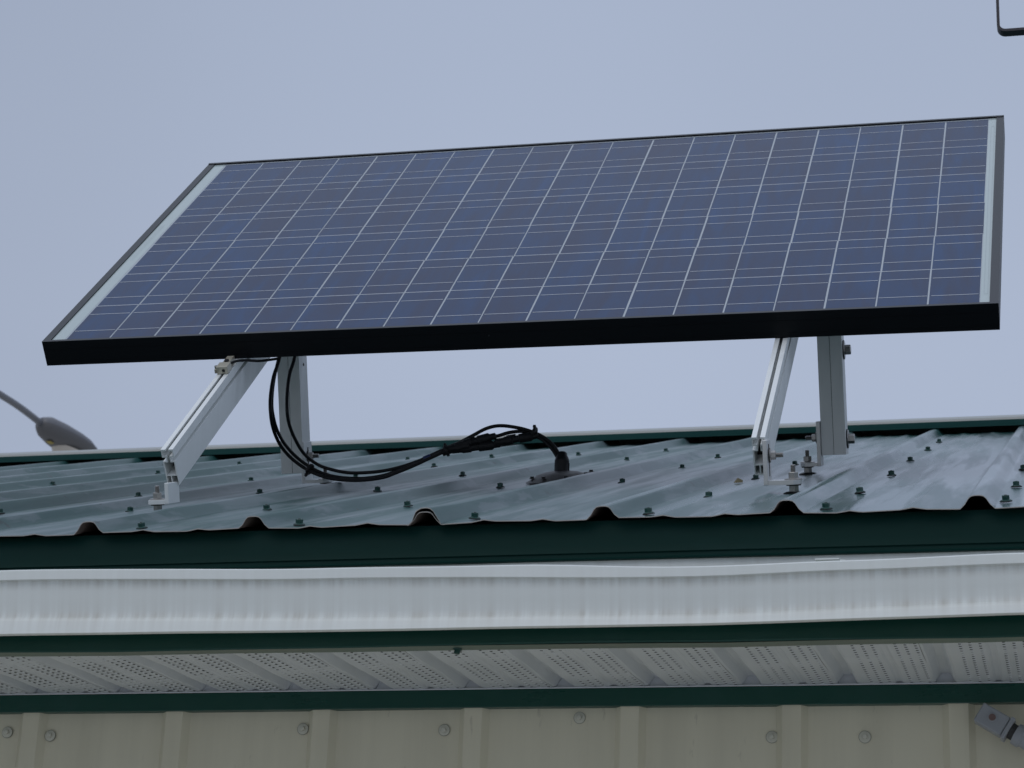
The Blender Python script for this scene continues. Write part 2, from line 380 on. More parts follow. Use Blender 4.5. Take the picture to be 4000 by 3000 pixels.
# --- ridge cap
c0 = 3.50
b = MB()
def strip(mb, prof, mi=0, x0=None, x1=None, nx=1, zf=None):
    """open profile of (y,z) points swept along x"""
    x0 = X0-.02 if x0 is None else x0; x1 = X1+.02 if x1 is None else x1
    vs = []; n = len(prof)
    for k in range(nx+1):
        x = x0+(x1-x0)*k/nx
        for (y, z) in prof: vs.append((x, y, z + (zf(x) if zf else 0)))
    fs = [(k*n+j, (k+1)*n+j, (k+1)*n+j+1, k*n+j+1) for k in range(nx) for j in range(n-1)]
    mb.add(vs, fs, mi)
def sl(s, h): p = roofp(0, s, h); return (p.y, p.z)
pk = (YR, ZR+.0445)
strip(b, [sl(c0+.004, .0180), sl(c0, .0180), sl(c0-.001, .0345)], 1)
strip(b, [sl(c0-.001, .0345), sl(c0+.005, .0405), pk], 0)
mir = lambda q: (2*YR-q[0], q[1])
strip(b, [pk, mir(sl(c0+.006, .0375)), mir(sl(c0-.001, .031)), mir(sl(c0, .0185))], 0)
b.build('ridge_cap', [M_cap, M_capg], shed)
# --- eave flashing under the sheet edge
b = MB()
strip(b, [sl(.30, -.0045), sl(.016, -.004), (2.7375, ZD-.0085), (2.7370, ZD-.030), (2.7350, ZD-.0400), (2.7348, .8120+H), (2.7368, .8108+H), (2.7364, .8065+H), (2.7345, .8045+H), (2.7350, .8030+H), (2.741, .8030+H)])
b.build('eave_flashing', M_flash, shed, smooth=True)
# --- gutter
LIP = [(-6.6, .785), (-2.2, .783), (-1.319, .7776), (-.876, .7698), (-.65, .7679), (-.433, .7608), (-.2527, .7635), (-.049, .7675), (.6, .775), (2.9, .79)]
CR = [(-6.6, .770), (-1.317, .7635), (-.876, .7558), (-.433, .7477), (-.2527, .7512), (-.049, .7541), (2.9, .775)]
C2 = [(-6.6, .720), (-1.311, .7150), (-.872, .7065), (-.432, .7018), (-.051, .7102), (2.9, .72)]
BT = [(-6.6, .694), (-1.308, .6918), (-.8705, .6893), (-.432, .6888), (-.2532, .6913), (-.0513, .6945), (2.9, .70)]
V = []; F = []; D = []; nx = 240
for k in range(nx+1):
    x = X0+(X1-X0)*k/nx
    zl, zc = interp(x, LIP), interp(x, CR); z2, zb = interp(x, C2, False), interp(x, BT, False)
    wob = .0006*math.sin(x*13)+.0004*math.sin(x*31)
    sc = lambda y, z: z*(y/2.63)+H
    pr = [(2.741, .8060+H, .3), (2.741, sc(2.741, zb+.0015), .3), (2.655, sc(2.655, zb+.0005), .35), (2.643, sc(2.643, zb+.0002), .5), (2.6372, sc(2.6372, zb+.0030), .25),
          (2.6390, sc(2.6390, z2-.004), .45), (2.6402, sc(2.6402, z2-.0002), .8), (2.6420, sc(2.6420, z2+.0008), 1.0), (2.6426, sc(2.6426, z2+.0040), .95), (2.6425, sc(2.6425, z2+.0095), .42), (2.640, sc(2.640, z2+.020), .2), (2.6375, sc(2.6375, zc-.014), .12),
          (2.6365, sc(2.6365, zc-.006), .75), (2.6355, sc(2.6355, zc-.001), .8), (2.6300, sc(2.63, zc+.0015), .15), (2.6295, sc(2.6295, zl-.001), .1), (2.6310, sc(2.631, zl+.0002), .1), (2.642, sc(2.642, zl-.0008), .1), (2.6425, sc(2.6425, zl-.006), .1), (2.632, sc(2.632, zl-.006), .1)]
    for (y, z, d) in pr: V.append((x, y+wob, z)); D.append(d)
n = len(pr)
for k in range(nx):
    for j in range(n-1): F.append((k*n+j, k*n+j+1, (k+1)*n+j+1, (k+1)*n+j))
gut = mesh('gutter', V, F, M_gutter, shed, smooth=True, attr=('dirt', 'POINT', D))
for x in (-6.0, -4.8, -3.6, -2.45, -1.62, -.275, .9, 2.1):      # hidden hangers: strap and clip
    b = MB(); zl = interp(x, LIP)+H
    b.box((x-.014, 2.645, zl+.0065), (.028, 0, 0), (0, .094, .012), (0, 0, .0015))
    b.box((x-.017, 2.690, zl+.0130), (.034, 0, 0), (0, .022, .003), (0, 0, .006))
    b.lathe((x, 2.70, zl+.0195), (0, 0, 1), [(.005, 0), (.004, .003)], 8, 1)
    b.build('gutter_hanger', [M_gutter, M_steel], gut)
# --- fascia trim with its inturned lip, and the soffit
b = MB()
strip(b, [(2.7418, .8062+H), (2.7600, .8062+H), (2.7600, .705+H)], 0, nx=60, zf=lambda x: .0008*math.sin(x*7.3)+.0006*math.sin(x*17))
zf2 = lambda x: .0008*math.sin(x*7.3)+.0006*math.sin(x*17)
strip(b, [(2.7600, .705+H), (2.7612, .7030+H)], 0, nx=60, zf=zf2)
strip(b, [(2.7612, .7030+H), (2.7855, .7032+H), (2.7855, .7250+H)], 1, nx=60, zf=lambda x: zf2(x)+.0012*math.sin(x*5.1+1))
fas = b.build('fascia', [M_green, M_lip], shed)
b = MB()
b.lathe((-.7526, 2.776, .7032+H), (-.1, -.05, -1), [(.0062, 0), (.0058, .0016), (.0042, .0022)], 12)
b.lathe((-.7526-.0002, 2.7758, .7010+H), (-.1, -.05, -1), [(.0042, 0), (.0042, .0042), (.003, .005)], 6)
b.build('fascia_screw', M_screwg, fas)
SS = .134081; XS = -1.509978
ya, za, yb_, zb_ = 2.7865, .7225+H, 3.2060, .7522+H
def sof(x, t, up=0): return Vector((x, ya+(yb_-ya)*t, za+(zb_-za)*t+up))
prof = [(-.0175, 0), (-.0145, .0015), (-.0080, .0120), (-.0060, .0135), (.0045, .0135), (.0065, .0120), (.0120, .0015), (.0150, 0), (.030, 0)]
mid = [(.064, 0), (.0675, .0022), (.0735, .0022), (.077, 0)]
b = MB(); rows = 15
for i in range(int((X0-XS)/SS)-1, int((X1-XS)/SS)+1):
    px = [(XS+i*SS+a, h) for a, h in prof+mid] + [(XS+(i+1)*SS-.0175, 0)]
    vs = []; n = len(px)
    for r in range(rows+1):
        for (x, h) in px: vs.append(sof(x+.0008*math.sin(r*.5+i), r/rows, h+.0008*math.sin(x*9+r*.9)*(1 if 0 < r < rows else 0)))
    b.add(vs, [(r*n+k, (r+1)*n+k, (r+1)*n+k+1, r*n+k+1) for r in range(rows) for k in range(n-1)], 0)
    if -1-8.5 < i and XS+i*SS > -3.4 and XS+i*SS < 1.2:
        for q, dx in enumerate((.033, .0455, .058, .087, .0995, .112)):
            for r in range(24):
                y = 2.80+r*.0166+(.0083 if q % 2 else 0)
                t = (y-ya)/(yb_-ya)
                if t > .985: continue
                c = sof(XS+i*SS+dx-.0005, t, -.0006)
                b.add([c+Vector((.0022*math.cos(a), .0028*math.sin(a), 0)) for a in [k*math.pi/3 for k in range(6)]], [(0, 5, 4, 3, 2, 1)], 1)
                c2 = c+Vector((.0012, .0044, -.0002))
                b.add([c2+Vector((-.0022, 0, 0)), c2+Vector((.0022, 0, 0)), c2+Vector((.0014, .0022, -.0007)), c2+Vector((-.0014, .0022, -.0007))], [(0, 3, 2, 1)], 2)
b.build('soffit', [M_soffit, M_hole, M_holelit], shed, smooth=False)
# --- wall
def wall_prof(): return [(-.0095, .0125), (0, .0006), (.0035, 0), (.011, .0004), (.0215, 0), (.026, .0006), (.0345, .0125), (.060, .0125), (.095, .0125), (.104, .0113), (.112, .0125), (.160, .0125), (.169, .0113), (.178, .0125)]
b = MB(); XWL = -1.539090
i0 = int((X0-XWL)/SP)-1; i1 = int((X1-XWL)/SP)+1
pts = [(XWL+i*SP+a, YW+d) for i in range(i0, i1) for a, d in wall_prof()]
pts = [q for q in pts if X0 < q[0] < X1]; n = len(pts); zs = [0, .4, .8, 1.2, 1.6, 2.0, 2.2, 2.3, ZTRIM+.03]
b.add([(x, y+.0008*math.sin(z*3+x*4), z) for z in zs for x, y in pts], [(r*n+k, r*n+k+1, (r+1)*n+k+1, (r+1)*n+k) for r in range(len(zs)-1) for k in range(n-1)])
wall = b.build('wall', M_wall, shed, smooth=True)
for x, z in [(-1.5616, .6933), (-1.4915, .6877), (-1.0951, .6948), (-.8817, .6914), (-.6838, .7075), (-.4101, .6780), (-.2821, .6771)]:
    b = MB(); y = YW+.0108
    k = y/YW
    b.lathe((x*k, y+.0012, (z)*k+H), (0, -1, 0), [(.0086, 0), (.0088, .0016)], 18, 1)
    b.lathe((x*k, y-.0003, (z)*k+H), (0, -1, 0), [(.0081, 0), (.0080, .0009), (.0058, .0013), (.0050, .0013)], 18, 0)
    b.lathe((x*k, y-.0022, (z)*k+H), (0, -1, 0), [(.0037, 0), (.0037, .0032), (.0030, .0037)], 6, 0)
    b.build('wall_screw', [M_wscrew, M_wwash], wall)
b = MB()
strip(b, [(YW+.012, ZTRIM+.0006), (YW-.0035, ZTRIM), (YW-.0040, ZTRIM+.0012), (YW-.0040, .7488+H), (YW-.0040, .7492+H)], 0, nx=40, zf=lambda x: .0004*math.sin(x*6))
strip(b, [(YW-.0050, .7492+H), (YW-.0062, .7500+H), (YW-.0058, .7512+H), (YW-.001, .7516+H), (YW+.0015, .7516+H), (YW+.0015, .7700+H)], 1)
b.build('wall_trim', [M_green, mat('white_channel_lip', (.62, .64, .66), .4)], shed)
# --- remaining shell: rear wall, gable ends
YB = 2*YR-YW
b = MB(); b.box((X0, YB, 0), (X1-X0, 0, 0), (0, .03, 0), (0, 0, .74+H)); b.build('rear_wall', M_wall, shed)
for x in (X0, X1-.03):
    b = MB(); b.extrude([(YW+.011, 0), (YB, 0), (YB, .75+H), (YW+.3, roofw(0, YW+.3).z-.02), (YW+.011, roofw(0, YW+.011).z-.02)] if False else
              [(YW+.012, 0), (YB-.001, 0), (YB-.001, .90+H), (YR, ZR-.03), (YW+.012, .95+H)], (x, 0, 0), (0, 1, 0), (0, 0, 1), (.03, 0, 0))
    b.build('gable_wall', M_wall, shed)
b = MB(); b.add([roofp(X0-XD+.03, .32, -.03), roofp(X1-XD-.03, .32, -.03), roofp(X1-XD-.03, SR-.01, -.03), roofp(X0-XD+.03, SR-.01, -.03)], [(0, 1, 2, 3)])
b.build('roof_underlay', M_under, shed)

# ------------------------------------------------------------------ solar panel
PC = Vector((-.8698, 3.678, 1.701+H))
UX = Vector((.99996761, .00109308, -.00797451)); UY = Vector((.00483877, .71009078, .70409351)); UN = Vector((.00643225, -.70410928, .71006249))
PL, PW, PD = 1.571, .9078, .0441
def pv(u, v, h=0):                                           # the module is a few mm out of square
    v2 = v*(1+.0155*u/(PL/2)*(.55 if v > 0 else .15))
    return PC+UX*u+UY*v2+UN*h
panel = empty('solar_panel', tuple(pv(0, -PW/2, -PD)), 'blue polycrystalline solar panel in black frame tilted above green roof', 'solar panel')
fr = MB(); LIPW = .0138; LV = .0065
def qbox(mb, u0, u1, v0, v1, h0, h1, mi=0, top=None):
    P = [pv(u, v, h) for h in (h0, h1) for (u, v) in ((u0, v0), (u1, v0), (u1, v1), (u0, v1))]
    mb.add(P, [(0, 3, 2, 1)], mi); mb.add(P, [(4, 5, 6, 7)], mi if top is None else top)
    mb.add(P, [(0, 1, 5, 4), (1, 2, 6, 5), (2, 3, 7, 6), (3, 0, 4, 7)], mi)
a, c = PL/2, PW/2
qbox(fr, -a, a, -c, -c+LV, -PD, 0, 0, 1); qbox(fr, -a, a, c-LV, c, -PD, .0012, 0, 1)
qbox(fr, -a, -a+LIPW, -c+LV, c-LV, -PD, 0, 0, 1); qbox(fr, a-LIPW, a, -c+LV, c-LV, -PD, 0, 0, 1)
for hh in (-.0150, -.0365): qbox(fr, -a+.002, a-.002, -c-.0004, -c+.001, hh, hh+.0005, 0)       # extrusion lines
qbox(fr, -.0165, -.0145, -c-.0010, -c, -.0215, -.0195, 1)
qbox(fr, -a+.004, a-.004, -c+LV, -c+.028, -PD, -PD+.002, 0); qbox(fr, -a+.004, a-.004, c-.028, c-LV, -PD, -PD+.002, 0)
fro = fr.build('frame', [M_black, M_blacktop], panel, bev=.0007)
lm = MB(); G = -.0022
qbox(lm, -a+LIPW, a-LIPW, -c+LV, c-LV, G-.004, G, 0)
# cells
cv = []
rnd = random.Random(11)
u0, u1 = -.7462, .7580; v0, v1 = -.4474, .4415; NC, NR = 19, 6
pu = (u1-u0)/NC; pvv = (v1-v0)/NR
rowoff = [rnd.uniform(-.0011, .0011) for _ in range(NR)]
cvals = [0.0]*len(lm.f)
for r in range(NR):
    for k in range(NC):
        j = rowoff[r]+rnd.uniform(-.0004, .0004)
        ua = u0+k*pu+.0014+j; ub = u0+(k+1)*pu-.0014+j; va = v0+r*pvv+.0012; vb = v0+(r+1)*pvv-.0012
        lm.add([pv(ua, va, G+.0004), pv(ub, va, G+.0004), pv(ub, vb, G+.0004), pv(ua, vb, G+.0004)], [(0, 1, 2, 3)], 1); cvals.append(rnd.uniform(-.5, .6))
        for t in (.25, .75):
            vm = va+(vb-va)*t; e_ = .0010+rnd.uniform(0, .0018)
            lm.add([pv(ua+e_, vm-.0009, G+.0007), pv(ub-e_*.6, vm-.0009, G+.0007), pv(ub-e_*.6, vm+.0009, G+.0007), pv(ua+e_, vm+.0009, G+.0007)], [(0, 1, 2, 3)], 2); cvals.append(0)
for r in range(1, NR):
    vm = v0+r*pvv
    for k in range(NC):
        ua = u0+k*pu+.0010; ub = ua+pu-.0020
        lm.add([pv(ua, vm-.0010, G+.0006), pv(ub, vm-.0010, G+.0006), pv(ub, vm+.0010, G+.0006), pv(ua, vm+.0010, G+.0006)], [(0, 1, 2, 3)], 2); cvals.append(0)
# printed marks on the white end strips
for (ua, ub, va, vb) in ((.7625, .7630, -.41, .40), (.7680, .7685, -.41, .40), (.7625, .7685, -.4105, -.4098), (.7625, .7685, .4, .4007), (-.7640, -.7636, -.08, .10), (-.7600, -.7596, -.08, .10)):
    lm.add([pv(ua, va, G+.0004), pv(ub, va, G+.0004), pv(ub, vb, G+.0004), pv(ua, vb, G+.0004)], [(0, 1, 2, 3)], 3); cvals.append(0)
lo = mesh('glass_laminate', lm.v, lm.f, [M_grid, M_cell, M_bus, M_print, M_back], panel, lm.m, attr=('cellv', 'FACE', cvals))
# white end strips
for (ua, ub) in ((-a+LIPW, u0-.0024), (u1-.0002, a-LIPW)):
    es = MB(); es.add([pv(ua, -c+LV, G+.0002), pv(ub, -c+LV, G+.0002), pv(ub, c-LV, G+.0002), pv(ua, c-LV, G+.0002)], [(0, 1, 2, 3)])
    es.build('end_strip', M_back, panel)
jb = MB(); qbox(jb, -.42, -.31, .05, .17, -.028, G-.004); jb.build('junction_box', M_cable, panel)

# ------------------------------------------------------------------ racking stands
def rail_prof():                                              # SolarMount-like extrusion: x across, y depth below the panel
    return None
def stand(ru, vbot, vtop, xr, leg_x, leg_y, leg_w, foot_side, label):
    root = empty('panel_stand', tuple(roofw(PC.x+ru, 3.2)), label, 'mounting stand', 'aluminium stands under the solar panel')
    b = MB(); w = .0196; hgt = .0600; base = -PD-.0005
    o = pv(0, 0, 0)-pv(0, 0, 0)
    def P(x, v, h): return PC+UX*(ru+x)+UY*v+UN*(base+h)
    def bar(x0, x1, h0, h1, va=vbot, vb=vtop, mi=0):
        b.box(P(x0, va, h0), UX*(x1-x0), UY*(vb-va), UN*(h1-h0), mi)
    # slotted top: two lips, channel floor; then box section; then open foot
    bar(0, .0072, -.0030, 0); bar(w-.0072, w, -.0030, 0)
    bar(0, .0016, -.0135, -.0030); bar(w-.0016, w, -.0135, -.0030)
    bar(.0016, .0075, -.0135, -.0112); bar(w-.0075, w-.0016, -.0135, -.0112)
    bar(.0062, .0078, -.0200, -.0135); bar(w-.0078, w-.0062, -.0200, -.0135)
    bar(0, .0078, -.0218, -.0200); bar(w-.0078, w, -.0218, -.0200)
    bar(0, .0021, -.0430, -.0218); bar(w-.0021, w, -.0430, -.0218)
    bar(0, w, -.0446, -.0430)
    bar(.0, .0014, -.0585, -.0446); bar(.0078, .0094, -.0585, -.0446); bar(w-.0014, w, -.0585, -.0446)
    bar(0, w, -.0600, -.0585)
    bar(.0016, w-.0016, -.0420, -.0225, vbot+.03, vbot+.032, 1)
    rail = b.build('rail', [M_alu, M_hole], root)
    # rear leg: two-piece square strut square to the roof
    lb = roofw(leg_x, leg_y, .032)
    b = MB(); d = .046
    s0 = lb - RX*0; hw = leg_w/2
    def LP(x, s, h): return Vector((leg_x, 0, 0)) + Vector((x, lb.y, lb.z)) + RS*s + RN*h
    L1 = .230
    b.box(LP(0, 0, 0), RX*(hw-.0003), RS*d, RN*L1); b.box(LP(hw+.0003, 0, 0), RX*(hw-.0003), RS*d, RN*L1)
    b.box(LP(.001, .0006, .0005), RX*(leg_w-.002), RS*(d-.0012), RN*(L1-.001), 1)
    leg = b.build('rear_leg', [M_alu, M_hole], root, bev=.0006)
    b = MB(); b.box(LP(.0025, .003, L1-.02), RX*(leg_w-.005), RS*(d-.006), RN*.15); b.build('inner_strut', M_alu, leg, bev=.0006)
    # bolts with broad washers on the leg's side
    def bolt(parent, c, ax, washer=.0165, head=.0085, hl=.0092, stud=0):
        b = MB()
        b.lathe(c, ax, [(washer, 0), (washer, .0022)], 22, 2); b.lathe(Vector(c)+Vector(ax)*.0018, ax, [(washer*.97, 0), (washer*.9, .0012)], 22, 0)
        b.lathe(Vector(c)+Vector(ax)*.003, ax, [(head, 0), (head, hl), (head*.85, hl+.001)], 6, 0)
        if stud:
            pr = []
            for k in range(int(stud/.0012)): pr += [(.0038, .003+hl+k*.0012), (.0031, .003+hl+k*.0012+.0006)]
            b.lathe(c, ax, pr, 12, 0)
        return b.build('bolt', [M_steel, M_hole, M_dark], parent)
    if foot_side > 0:
        for z_ in (.026, .178): bolt(leg, LP(leg_w, d*.55, z_), RX)
    else:
        b = MB(); b.lathe(LP(leg_w, d*.55, .195), RX, [(.0030, 0), (.0030, .0004)], 12); b.build('bolt_hole', M_hole, leg)
    # L-shaped feet
    def foot(xp, sp_, plate_dir, leg_len, top, bolt_dir, bh, standx, deps=.046):
        # xp: x of the plate's outer face, plate_dir: side its thickness goes, horizontal leg runs towards standx
        t = .0062; f = MB(); c = roofw(xp, sp_, 0)
        def Q(x, s, h): return Vector((x, c.y, c.z))+RS*s+RN*h
        sgn = 1 if standx > xp else -1
        f.box(Q(xp, -deps/2, .0140), RX*t*plate_dir, RS*deps, RN*(top-.0140))
        xa = xp+(t*plate_dir if sgn == plate_dir else 0); xe = standx+sgn*.012
        out_ = [(0, -deps/2), (abs(xe-xa)-.010, -deps/2), (abs(xe-xa)-.002, -deps/2+.010), (abs(xe-xa), 0), (abs(xe-xa)-.002, deps/2-.010), (abs(xe-xa)-.010, deps/2), (0, deps/2)]
        f.extrude(out_, Q(xa, 0, .0140), RX*sgn, RS, RN*t)
        fo = f.build('foot_bracket', M_aluc if ru > 0 else M_alu, root, bev=.0008)
        s = MB(); q = Q(standx, 0, 0)
        s.lathe(q, RN, [(.0150, -.003), (.0155, .0012), (.0120, .0030), (.0085, .0036)], 20, 2)
        s.lathe(q, RN, [(.0072, .0034), (.0072, .0120)], 6, 0); s.lathe(q, RN, [(.0105, .0118), (.0105, .0138)], 18, 2)
        s.build('standoff', [M_steel, M_hole, M_dark], fo)
        s = MB(); s.lathe(q, RN, [(.0130, .0203), (.0130, .0212), (.0090, .0226)], 20, 0); s.lathe(q, RN, [(.0072, .0226), (.0072, .0305), (.0064, .0312)], 6, 0)
        s.build('nut', M_steel, fo)
        s = MB(); pr = []
        for k in range(10): pr += [(.0039, .031+k*.0011), (.0032, .031+k*.0011+.00055)]
        s.lathe(q, RN, pr, 12, 0); s.build('stud', M_steel, fo)
        # clamping bolt through the upright and its dark slot
        bx = xp+(t*plate_dir if bolt_dir == plate_dir else 0)
        if top > .06:
            s = MB(); s.box(Q(bx, -.0022, bh-.030), RX*.0005*bolt_dir, RS*.0044, RN*.046); s.build('slot', M_hole, fo)
        bolt(fo, Q(bx, 0, bh), RX*bolt_dir, .0105, .0066, .0060, .012) if top > .06 else None
        return fo
    return root, foot, LP, bolt
rroot, foot, LPr, bolt = stand(.4417, -.8100, .36, 0, -.4005, 3.790, .0415, 1, 'aluminium tilt stand under the right half of the panel, big washers on its rear leg')
foot(-.4155, 3.172, 1, .05, .078, 1, .056, -.3757)
foot(-.4010, 3.800, -1, .05, .090, -1, .062, -.4262)
lroot, foot2, LPl, bolt2 = stand(-.4622, -.7935, .36, 0, -1.3680, 3.790, .0415, -1, 'aluminium tilt stand under the left half of the panel, behind hanging black cables')
foot2(-1.3200, 3.186, -1, .05, .046, -1, .036, -1.3470)
foot2(-1.3262, 3.800, 1, .05, .088, 1, .062, -1.289)
# tinned ground clamp on the left rail with its lead
b = MB()
def PR(x, v, h): return PC+UX*(-.4622+x)+UY*v+UN*(-PD+h)
b.box(PR(.0005, -.515, .0005), UX*.019, UY*.020, UN*.012); b.box(PR(.004, -.495, .0005), UX*.012, UY*.030, UN*.010)
b.box(PR(-.004, -.513, .0005), UX*.0045, UY*.012, UN*.007)
b.lathe(PR(.010, -.4875, .0105), UN, [(.0040, 0), (.0040, .003)], 8, 1); b.lathe(PR(-.002, -.507, .0075), UN, [(.0032, 0), (.0032, .004)], 6, 2)
b.lathe(PR(.0125, -.5152, .006), -UY, [(.0028, 0), (.0028, .0006)], 10, 1)
gc = b.build('ground_clamp', [M_brass, M_hole, M_steel], lroot, bev=.0006)
b = MB(); b.tube([PR(.014, -.496, .008), PR(.022, -.478, .006), PR(.034, -.462, .000), PR(.052, -.448, -.008), PR(.075, -.425, -.015)], .0022); b.build('ground_lead', M_cable, gc)

# ------------------------------------------------------------------ cables
A = [(-1.3695, 3.7272, 3.0938), (-1.3788, 3.7263, 3.0522), (-1.3815, 3.726, 3.0143), (-1.379, 3.726, 2.9836), (-1.3719, 3.7262, 2.953), (-1.357, 3.7271, 2.9224), (-1.3371, 3.7284, 2.8989), (-1.3132, 3.7301, 2.8802), (-1.2898, 3.7317, 2.8672), (-1.2624, 3.7336, 2.8578), (-1.2287, 3.7361, 2.8535), (-1.1954, 3.7385, 2.8537), (-1.1638, 3.7409, 2.8584), (-1.1446, 3.7423, 2.8655), (-1.1143, 3.7446, 2.8781), (-1.0841, 3.7469, 2.8927), (-1.056, 3.7492, 2.9053), (-1.0379, 3.7504, 2.9099)]
A2 = [(-1.3741, 3.734, 3.0931), (-1.3806, 3.7333, 3.0454), (-1.3806, 3.7331, 3.0027), (-1.3749, 3.7333, 2.9743), (-1.3661, 3.7338, 2.9507), (-1.353, 3.7346, 2.9283), (-1.3332, 3.7359, 2.9059), (-1.3116, 3.7374, 2.8883), (-1.2881, 3.739, 2.8742), (-1.2628, 3.7408, 2.8647), (-1.2312, 3.7431, 2.8598), (-1.1978, 3.7455, 2.8594), (-1.1662, 3.7479, 2.8644), (-1.147, 3.7493, 2.8711), (-1.1166, 3.7516, 2.883), (-1.0863, 3.7539, 2.8973), (-1.0566, 3.7561, 2.9112), (-1.0402, 3.7574, 2.9188)]
Bc = [(-1.3456, 3.7392, 3.0973), (-1.353, 3.7384, 3.0603), (-1.3546, 3.7381, 3.0223), (-1.3518, 3.7381, 2.9868), (-1.3453, 3.7384, 2.9608), (-1.3317, 3.7392, 2.9326), (-1.314, 3.7404, 2.9067), (-1.2901, 3.742, 2.8879), (-1.267, 3.7436, 2.8784), (-1.2329, 3.7461, 2.8711), (-1.1995, 3.7485, 2.8708), (-1.1677, 3.7509, 2.8739), (-1.138, 3.7531, 2.8806), (-1.1075, 3.7554, 2.891), (-1.0873, 3.7569, 2.9005), (-1.063, 3.7588, 2.9121), (-1.05, 3.7588, 2.9165)]
Cc = [(-1.0577, 3.7531, 2.9128), (-1.0419, 3.7543, 2.9191), (-1.0274, 3.7554, 2.926), (-1.0081, 3.7568, 2.9368), (-0.9888, 3.7583, 2.9475), (-0.9717, 3.7596, 2.9525), (-0.9544, 3.7609, 2.9529), (-0.9296, 3.7627, 2.9487), (-0.9109, 3.7641, 2.9433), (-0.8947, 3.7653, 2.9366), (-0.8796, 3.7664, 2.9274), (-0.8669, 3.7673, 2.9157), (-0.8592, 3.7679, 2.904), (-0.8539, 3.7682, 2.8925), (-0.8517, 3.7684, 2.8797)]
Dc = [(-0.9721, 3.7646, 2.9355), (-0.9648, 3.7651, 2.9367), (-0.9489, 3.7663, 2.9416), (-0.9305, 3.7677, 2.944), (-0.912, 3.7691, 2.9424), (-0.8958, 3.7703, 2.9358), (-0.8807, 3.7714, 2.9259), (-0.8692, 3.7722, 2.9136), (-0.8614, 3.7728, 2.9006), (-0.8561, 3.7731, 2.8891), (-0.8545, 3.7732, 2.8788)]
CAMP = Vector((0, 0, H))
def fwd(pts, zl=2.885): return [tuple(CAMP+(Vector(p)-CAMP)*(1-.028*min(1, max(0, p[2]-zl)/.10))) if p[0] < -1.28 else p for p in pts]
A, A2, Bc = fwd(A), fwd(A2), fwd(Bc)
top = pv(-.36, .09, -.03)
cab = empty('cable_bundle', A[10], 'black cable bundle looping from the panel down to the roof boot', 'cable')
RC = .0031
for nm, pts, tp in (('cable', A, (-1.32, 3.64, 3.18)), ('cable', A2, (-1.325, 3.65, 3.18)), ('cable', Bc, (-1.300, 3.65, 3.18))):
    b = MB(); b.tube([tuple(top), tp]+pts, RC); b.build('cable', M_cable, cab, smooth=True)
E2 = [(-.9000, 3.7640, 2.9335), (-.8880, 3.7650, 2.9270), (-.8770, 3.7660, 2.9180), (-.8665, 3.7668, 2.9060), (-.8590, 3.7674, 2.8930), (-.8560, 3.7678, 2.8800)]
for pts in (Cc, Dc, E2):
    b = MB(); b.tube(pts, RC+.0001); b.build('cable', M_cable, cab, smooth=True)
def conn(p, q, r, name='connector'):
    p = Vector(p); q = Vector(q); L = (q-p).length; d = (q-p)/L; b = MB()
    b.lathe(p, d, [(RC, 0), (r*.8, L*.04), (r*.85, L*.22), (r, L*.25), (r, L*.40), (r*.82, L*.42), (r*.80, L*.55), (r*1.05, L*.57), (r*1.05, L*.82), (r*.75, L*.86), (r*.7, L*.98), (RC, L)], 14)
    b.box(p+d*L*.30+Vector((-.002, -.002, r*.9)), d*L*.2, (0, .004, 0), (0, 0, .0018))
    return b.build(name, M_tapeb, cab, smooth=True)
conn((-1.0420, 3.7532, 2.9150), (-.9679, 3.7578, 2.9343), .0080)
conn((-1.0500, 3.757, 2.9095), (-.9600, 3.763, 2.9200), .0082)
conn((-.9720, 3.760, 2.9215), (-.8930, 3.765, 2.9345), .0080)
b = MB(); b.tube([(-1.0640, 3.7535, 2.9045), (-1.048, 3.754, 2.9105), (-1.015, 3.755, 2.9165)], lambda t: .0075-.001*abs(t-.5), 12); b.build('tape_wrap', M_tapeb, cab, smooth=True)
b = MB(); b.tube([(-1.0960, 3.7530, 2.8935), (-1.090, 3.7532, 2.8960), (-1.084, 3.7534, 2.8985)], .0052, 12); b.build('tape_wrap', M_tape, cab, smooth=True)
for c_, d_, tail in (((-1.0560, 3.7540, 2.9080), (1, 0, .42), (-.002, -.003, .0085)), ((-.9010, 3.7640, 2.9390), (1, 0, -.35), (.0005, -.003, .0090)), ((-1.3000, 3.7350, 2.8760), (1, 0, -.6), (-.0045, -.003, -.0100))):
    b = MB(); c_ = Vector(c_); d_ = Vector(d_).normalized()
    b.lathe(c_-d_*.0025, d_, [(.0098, 0), (.0106, .001), (.0106, .004), (.0098, .005)], 14)
    b.lathe(c_+Vector(tail)*.9, Vector(tail), [(.0026, 0), (.0034, .002), (.0022, .0055)], 8)
    b.build('cable_tie', M_tapeb, cab, smooth=True)

# ------------------------------------------------------------------ roof boot
bc = Vector((-.8495, 3.7700, ZD+(3.7700-YD)*math.tan(TH)))
boot = empty('roof_boot', tuple(bc), 'grey rubber roof boot with black cable gland sealing the cable entry', 'roof boot')
b = MB(); V = []; F = []; n = 32; rings = [(.0600, .0010), (.0610, .0030), (.0520, .0085), (.0400, .0160), (.0260, .0200), (.0140, .0215)]
for r, h in rings:
    for k in range(n):
        t = 2*math.pi*k/n; rr = r*(1+.05*math.cos(4*t))
        x = bc.x+rr*math.cos(t); p = Vector((x, bc.y, bc.z))+RS*rr*math.sin(t)
        hh = max(h, rib_h(x-XD)+.0015+(h*.15))
        V.append(p+RN*hh)
for j in range(len(rings)-1):
    for k in range(n): F.append((j*n+k, j*n+(k+1) % n, (j+1)*n+(k+1) % n, (j+1)*n+k))
b.add(V, F); bb = b.build('boot_base', M_boot, boot, smooth=True)
